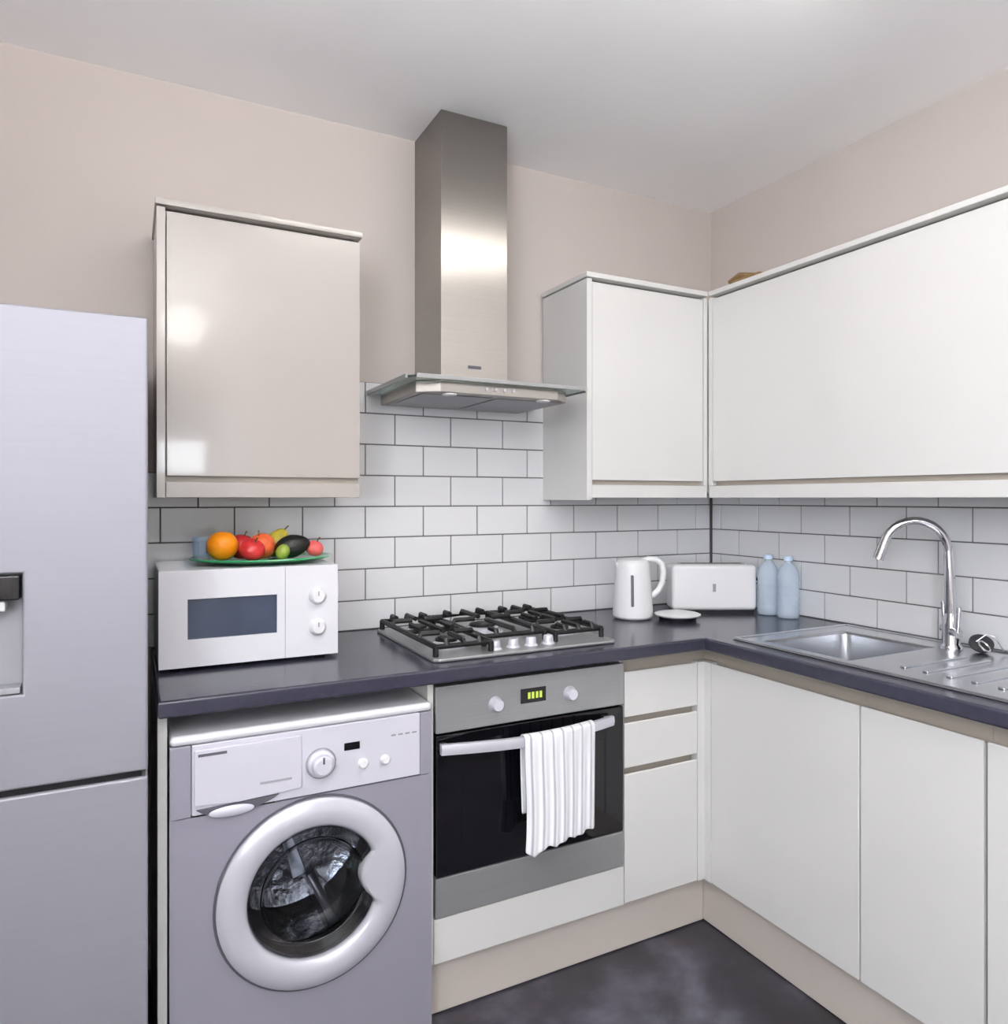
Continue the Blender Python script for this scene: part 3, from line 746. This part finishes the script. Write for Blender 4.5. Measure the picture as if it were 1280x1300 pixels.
def fruit(name, label, m, loc, rx, rz_, dent=.12, tilt=(0, 0, 0), stem=True, cat='fruit', pear=0.0):
    """a fruit standing on loc, rx radius, rz_ half height"""
    f_ = thing(name, label, cat, loc, group='fruit on the platter')
    pr = []
    n = 18
    for k in range(n + 1):
        a = -PI / 2 + PI * k / n; r = rx * math.cos(a); z = rz_ * math.sin(a)
        if pear and z > 0: r *= 1 - pear * (z / rz_)
        z -= rz_ * dent * math.exp(-(r / (rx * .28)) ** 2) * (1 if a > 0 else -.6)
        pr.append((max(r, 0) if 0 < k < n else 0, z))
    bm = B(); lathe(bm, pr, (0, 0, 0), (0, 0, 1), 28)
    Rm = Matrix.Rotation(tilt[0], 3, 'X') @ Matrix.Rotation(tilt[1], 3, 'Y')
    bmesh.ops.rotate(bm, verts=bm.verts[:], cent=(0, 0, 0), matrix=Rm)
    lo = min(v.co.z for v in bm.verts); bmesh.ops.translate(bm, verts=bm.verts[:], vec=(0, 0, -lo))
    obj('flesh', bm, m, f_, local=True)
    if stem:
        bm = B(); top = rz_ * (1 - dent)
        tube(bm, [(0, 0, top - .004), (.001, 0, top + .006), (.004, .001, top + .014)], [.0022, .0018, .0024], 8)
        bmesh.ops.rotate(bm, verts=bm.verts[:], cent=(0, 0, 0), matrix=Rm); bmesh.ops.translate(bm, verts=bm.verts[:], vec=(0, 0, -lo))
        obj('stalk', bm, 'stalk', f_, local=True)
    return f_
pz = PZ + .0075
fruit('orange', 'bright orange fruit at the left end of the platter', 'orange_skin', (-1.972, -.225, pz + .003), .041, .040, .05, stem=False)
fruit('red_apple', 'dark red apple lying low beside the orange', 'red_skin', (-1.902, -.275, pz + .002), .034, .029, .16, (.5, .2, 0))
fruit('peach', 'orange-red peach in the middle of the platter', 'peach_skin', (-1.866, -.205, pz), .037, .037, .10, (.3, -.3, 0))
fruit('red_apple', 'brick-red apple standing behind the orange and peach', 'red_skin', (-1.915, -.175, pz), .036, .036, .14, (.1, .2, 0))
fruit('pear', 'yellow-green pear lying behind the avocado', 'yellow_skin', (-1.815, -.150, pz), .035, .046, .05, (.2, .5, 0), pear=.35)
fruit('avocado', 'large blackish avocado right of the peach', 'avocado_skin', (-1.786, -.228, pz + .002), .033, .050, .0, (.1, 1.35, 0), stem=False, pear=.18)
fruit('lime', 'small yellow-green lime in front of the avocado', 'lime_skin', (-1.826, -.300, pz + .004), .018, .022, .0, (.2, .4, 0), stem=False)
fruit('plum', 'small pinkish-red plum at the right end of the platter', 'pink_skin', (-1.722, -.218, pz + .004), .026, .023, .10, (.2, .3, 0))
bm = B(); lathe(bm, [(0, 0), (.019, 0), (.022, .060), (.020, .060), (.0175, .004), (0, .004)], (-2.024, -.19, PZ + .013), (0, 0, 1), 24)
tag(obj('small_glass', bm, 'blue_glass'), 'small bluish drinking glass left of the orange', 'glass')

# ------------------------------------------------------------------ kettle
k = thing('kettle', 'white plastic jug kettle beside the toaster', 'kettle', (-.590, -.230, WT), -THETA)
bm = B(); lathe(bm, [(0, .004), (.066, .004), (.071, .010), (.071, .030), (.066, .110), (.060, .185), (.059, .196), (.054, .204), (0, .208)], (0, 0, 0), (0, 0, 1), 40)
obj('jug', bm, 'white_plastic', k, local=True)
bm = B(); cyl(bm, (0, 0, 0), (0, 0, .0045), .062, seg=32); obj('base_ring', bm, 'dark_grey', k, local=True)
bm = B(); lathe(bm, [(0, .012), (.030, .011), (.050, .006), (.0545, 0), (0, 0)], (0, 0, .2045), (0, 0, 1), 36); obj('lid', bm, 'white_plastic', k, local=True)
bm = B(); slab(bm, [(-.045, .188), (-.058, .203), (-.066, .207), (-.062, .190), (-.057, .165)], 'y', -.016, .016, bev=.004); obj('spout', bm, 'white_plastic', k, local=True)
bm = B(); tube(bm, [(.030, 0, .204), (.056, 0, .213), (.084, 0, .210), (.104, 0, .194), (.110, 0, .165), (.106, 0, .130), (.092, 0, .100), (.070, 0, .082), (.058, 0, .080)], [.010, .0105, .011, .011, .011, .011, .0105, .010, .009], 14)
obj('handle', bm, 'white_plastic', k, local=True)
bm = B(); box(bm, -.018, -.008, -.0735, -.062, .050, .160, bev=.003)
for v in bm.verts: v.co.y += (v.co.z - .05) * .07
obj('water_gauge', bm, 'dark_grey', k, local=True)
bm = B(); box(bm, .090, .102, -.010, .010, .200, .208, bev=.003); obj('switch', bm, 'white_plastic', k, local=True)

# cordless base / saucer-like disc in front of the kettle
d = thing('round_dish', 'low round white dish with dark foot in front of the toaster', 'dish', (-.470, -.330, WT))
obj('foot', lathe(B(), [(0, .010), (.066, .010), (.064, 0), (0, 0)], (0, 0, 0), (0, 0, 1), 40), 'black', d, local=True)
obj('bowl', lathe(B(), [(0, .010), (.060, .0102), (.079, .017), (.081, .021), (.074, .024), (.040, .030), (.018, .034), (0, .035)], (0, 0, 0), (0, 0, 1), 40), 'white_plastic', d, local=True)

# ------------------------------------------------------------------ toaster
tr = thing('toaster', 'long white toaster standing across the corner of the worktop', 'toaster', (-.2365, -.2475, WT), -.4780)
TL, TD, TH = .316, .110, .182
bm = B(); box(bm, -TL / 2, TL / 2, -TD / 2, TD / 2, .012, TH, bev=.016, seg=4)
obj('shell', bm, 'white_plastic', tr, local=True)
bm = B(); box(bm, -TL / 2 + .010, TL / 2 - .010, -TD / 2 + .008, TD / 2 - .008, 0, .013); obj('base', bm, 'black', tr, local=True)
bm = B(); box(bm, -TL / 2 + .035, TL / 2 - .035, -.020, .020, TH - .001, TH + .002, bev=.001); obj('slot_frame', bm, 'steel_oven', tr, local=True)
bm = B(); box(bm, -TL / 2 + .045, TL / 2 - .045, -.012, .012, TH + .0015, TH + .003); obj('slot', bm, 'black', tr, local=True)
bm = B(); box(bm, -.002 - .006, -.002 + .006, -TD / 2 - .0012, -TD / 2 + .0002, .082, .112, bev=.0005); obj('emblem', bm, 'mid_grey', tr, local=True, label='small grey emblem')
bm = B(); box(bm, TL / 2 - .001, TL / 2 + .018, -.020, .020, .120, .132, bev=.004); obj('lever', bm, 'black', tr, local=True)
bm = B(); lathe(bm, [(0, .010), (.010, .010), (.013, .0), (0, 0)], (TL / 2 - .0005, 0, .05), (1, 0, 0), 20); obj('browning_dial', bm, 'mid_grey', tr, local=True)

# ------------------------------------------------------------------ water bottles
def bottle(loc, label):
    b_ = thing('water_bottle', label, 'bottle', loc, group='water bottles by the sink')
    pr = [(0, .004), (.022, 0), (.035, .004), (.038, .014)]
    for q in range(5):
        z = .03 + q * .022; pr += [(.038, z), (.0362, z + .008), (.038, z + .016)]
    pr += [(.0385, .150), (.034, .172), (.022, .190), (.0135, .198), (.0135, .206), (0, .206)]
    obj('body', lathe(B(), pr, (0, 0, 0), (0, 0, 1), 32), 'water_bottle', b_, local=True)
    obj('cap', lathe(B(), [(0, 0), (.0155, 0), (.0155, .014), (.014, .016), (0, .016)], (0, 0, .2065), (0, 0, 1), 24), 'bottle_cap', b_, local=True)
bottle((-.098, -.398, WT), 'clear plastic water bottle next to the toaster')
bottle((-.094, -.487, WT), 'clear plastic water bottle nearer the sink')

# ------------------------------------------------------------------ sink
s = thing('sink', 'stainless steel inset sink with drainer', 'sink', (-.31, -1.18, WT))
sx0, sx1, sy0, sy1 = -.562, -.050, -1.685, -.688
bx0, bx1, by0, by1 = -.515, -.150, -1.055, -.755
bm = B()
xs_ = [sx0, bx0, bx1, sx1]; ys_ = [sy0, by0, by1, sy1]
gridslab(bm, xs_, ys_, lambda i, j: not (i == 1 and j == 1), WT + .0005, WT + .004, bev=.0015, seg=2)
obj('rim', bm, 'steel_sink', s)
bm = B(); n = 5
def rrect(x0, x1, y0, y1, r, z):
    out = []
    for cxx, cyy, a0 in ((x1 - r, y1 - r, 0), (x0 + r, y1 - r, PI / 2), (x0 + r, y0 + r, PI), (x1 - r, y0 + r, 3 * PI / 2)):
        for q in range(n + 1): a = a0 + PI / 2 * q / n; out.append(bm.verts.new((cxx + r * math.cos(a), cyy + r * math.sin(a), z)))
    return out
lv = [rrect(bx0 - .002, bx1 + .002, by0 - .002, by1 + .002, .004, WT + .004), rrect(bx0 + .006, bx1 - .006, by0 + .006, by1 - .006, .03, WT - .004),
      rrect(bx0 + .012, bx1 - .012, by0 + .012, by1 - .012, .04, WT - .130), rrect(bx0 + .05, bx1 - .05, by0 + .05, by1 - .05, .04, WT - .158)]
for a, b in zip(lv[:-1], lv[1:]):
    for q in range(len(a)): bm.faces.new((a[q], a[(q + 1) % len(a)], b[(q + 1) % len(a)], b[q]))
bm.faces.new(lv[-1])
bmesh.ops.recalc_face_normals(bm, faces=bm.faces[:])
for fc in bm.faces: fc.normal_flip()
obj('bowl', bm, 'steel_sink', s)
obj('waste', lathe(B(), [(0, .002), (.030, .002), (.042, .004), (.045, 0), (0, 0)], (-.33, -.905, WT - .1575), (0, 0, 1), 28), 'chrome', s)
for q in range(8):
    y = -1.17 - q * .058
    bm = B(); box(bm, -.47, -.20, y - .008, y + .008, WT + .0035, WT + .0085, bev=.0035, seg=3); obj('drainer_rib', bm, 'steel_sink', s)
bm = B()
for a in ((sx0 + .004, sx1 - .004, sy1 - .010, sy1 - .002), (sx0 + .004, sx1 - .004, sy0 + .002, sy0 + .010), (sx0 + .002, sx0 + .010, sy0 + .010, sy1 - .010), (sx1 - .010, sx1 - .002, sy0 + .010, sy1 - .010)):
    box(bm, *a, WT + .0035, WT + .008, bev=.002)
obj('raised_edge', bm, 'steel_sink', s)

# tap
tb = (-.125, -1.085)
tz = WT + .0042
tp = thing('mixer_tap', 'chrome swan-neck mixer tap behind the sink bowl', 'tap', (tb[0], tb[1], tz))
dirv = Vector((-.155, .128, 0)).normalized(); side = Vector((-dirv.y, dirv.x, 0))
def TPt(r, z): return Vector((tb[0] + dirv.x * r, tb[1] + dirv.y * r, z))
obj('base', lathe(B(), [(0, 0), (.030, 0), (.030, .006), (.024, .014), (.0225, .070), (.017, .095), (.013, .115), (0, .116)], (tb[0], tb[1], tz), (0, 0, 1), 28), 'chrome', tp)
pts = [TPt(-.000, tz + .10), TPt(.002, tz + .16), TPt(.004, tz + .22), TPt(.006, tz + .262)]
c0 = TPt(.092, tz + .270)
for q in range(0, 15):
    a = PI - q * PI * .92 / 14; pts.append(TPt(.092 + .086 * math.cos(a), tz + .270 + .092 * math.sin(a)))
obj('spout', tube(B(), pts, [.0165, .0150, .0138, .0125] + [.0115] * 15, 16), 'chrome', tp)
e = pts[-1]; e2 = e + (pts[-1] - pts[-2]).normalized() * .046
obj('aerator', cyl(B(), e - (e2 - e) * .5, e2, .0135, .0145, seg=20), 'chrome', tp)
for sg in (-1, 1):
    p0 = Vector((tb[0], tb[1], tz + .050)) + side * sg * .018; p1 = p0 + side * sg * .034
    lv_ = obj('lever', cyl(B(), p0, p1, .0135, .0125, seg=20), 'chrome', tp)
    obj('lever_arm', tube(B(), [p1 - side * sg * .006, p1 + Vector((0, 0, .025)), p1 + side * sg * .006 + Vector((0, 0, .075))], [.006, .005, .0065], 10), 'chrome', lv_)

pl = thing('sink_plug', 'dark rubber sink plug with chrome ring lying behind the drainer', 'sink plug', (-.098, -1.150, tz))
bm = B(); lathe(bm, [(0, 0), (.020, 0), (.024, .010), (.030, .012), (.030, .018), (.012, .022), (0, .022)], (0, 0, .016), (-.5, -.45, .75), 28)
lo = min(v.co.z for v in bm.verts); bmesh.ops.translate(bm, verts=bm.verts[:], vec=(0, 0, -lo)); obj('stopper', bm, 'rubber', pl, local=True)
bm = B(); tube(bm, [(-.028 + .016 * math.cos(a * PI / 8), -.026 + .012 * math.sin(a * PI / 8), .022 + .012 * math.sin(a * PI / 8)) for a in range(17)], .0028, 8); obj('ring', bm, 'chrome', pl, local=True)
bm = B(); tube(bm, [(-.02, .0, .030), (0, -.015, .050), (.015, -.03, .046), (.02, -.05, .010), (.015, -.08, .004)], .0022, 8); obj('chain', bm, 'chrome', pl, local=True)

# ------------------------------------------------------------------ ceiling lamps, and an added uplighter
def batten(x, y, L, label):
    l = thing('batten_light', label, 'lamp', (x, y, ZC), group='ceiling lights')
    obj('body', box(B(), -L / 2, L / 2, -.030, .030, -.050, 0, bev=.004), 'frame_white', l, local=True)
    for sg in (-1, 1):
        obj('tube', cyl(B(), (-L / 2 + .02, sg * .052, -.052), (L / 2 - .02, sg * .052, -.052), .014, seg=16), 'lamp_glass', l, local=True)
        for e_ in (-1, 1):
            x0_, x1_ = sorted((e_ * (L / 2 - .0195), e_ * L / 2))
            bm = B(); box(bm, x0_, x1_, *sorted((sg * .028, sg * .068)), -.068, -.030, bev=.003); obj('lamp_holder', bm, 'frame_white', l, local=True)
batten(-1.24, -1.37, 1.04, 'white twin-tube ceiling light over the kitchen floor')
p = thing('pendant_lamp', 'white globe pendant lamp hanging in the middle of the room', 'lamp', (-1.93, -2.62, ZC))
obj('ceiling_rose', lathe(B(), [(0, 0), (.050, 0), (.046, -.014), (.012, -.026), (0, -.026)], (0, 0, 0), (0, 0, 1), 28), 'frame_white', p, local=True)
obj('cord', cyl(B(), (0, 0, -.150), (0, 0, -.025), .0035, seg=8), 'frame_white', p, local=True)
obj('globe', lathe(B(), [(0, -.15)] + [(.115 * math.sin(PI * q / 14), -.265 + .115 * math.cos(PI * q / 14)) for q in range(1, 14)] + [(0, -.38)], (0, 0, 0), (0, 0, 1), 28), 'lamp_globe', p, local=True)

u = thing('added_uplighter', 'added white uplighter behind the viewer, brightens the ceiling', 'added light', (-2.62, -2.75, 0))  # uplighter added out of view to brighten the ceiling
obj('base', lathe(B(), [(0, 0), (.15, 0), (.15, .012), (.03, .03), (0, .03)], (0, 0, 0), (0, 0, 1), 36), 'frame_white', u, local=True)
obj('pole', cyl(B(), (0, 0, .028), (0, 0, 1.66), .014, seg=16), 'frame_white', u, local=True)
obj('bowl', lathe(B(), [(0, 1.655), (.05, 1.66), (.13, 1.70), (.185, 1.765), (.178, 1.765), (.12, 1.708), (.04, 1.672), (0, 1.67)], (0, 0, 0), (0, 0, 1), 40), 'frame_white', u, local=True)
obj('fill_disc', lathe(B(), [(0, 1.722), (.128, 1.722), (.128, 1.718), (0, 1.718)], (0, 0, 0), (0, 0, 1), 32), 'fill_uplight_disc', u, local=True)
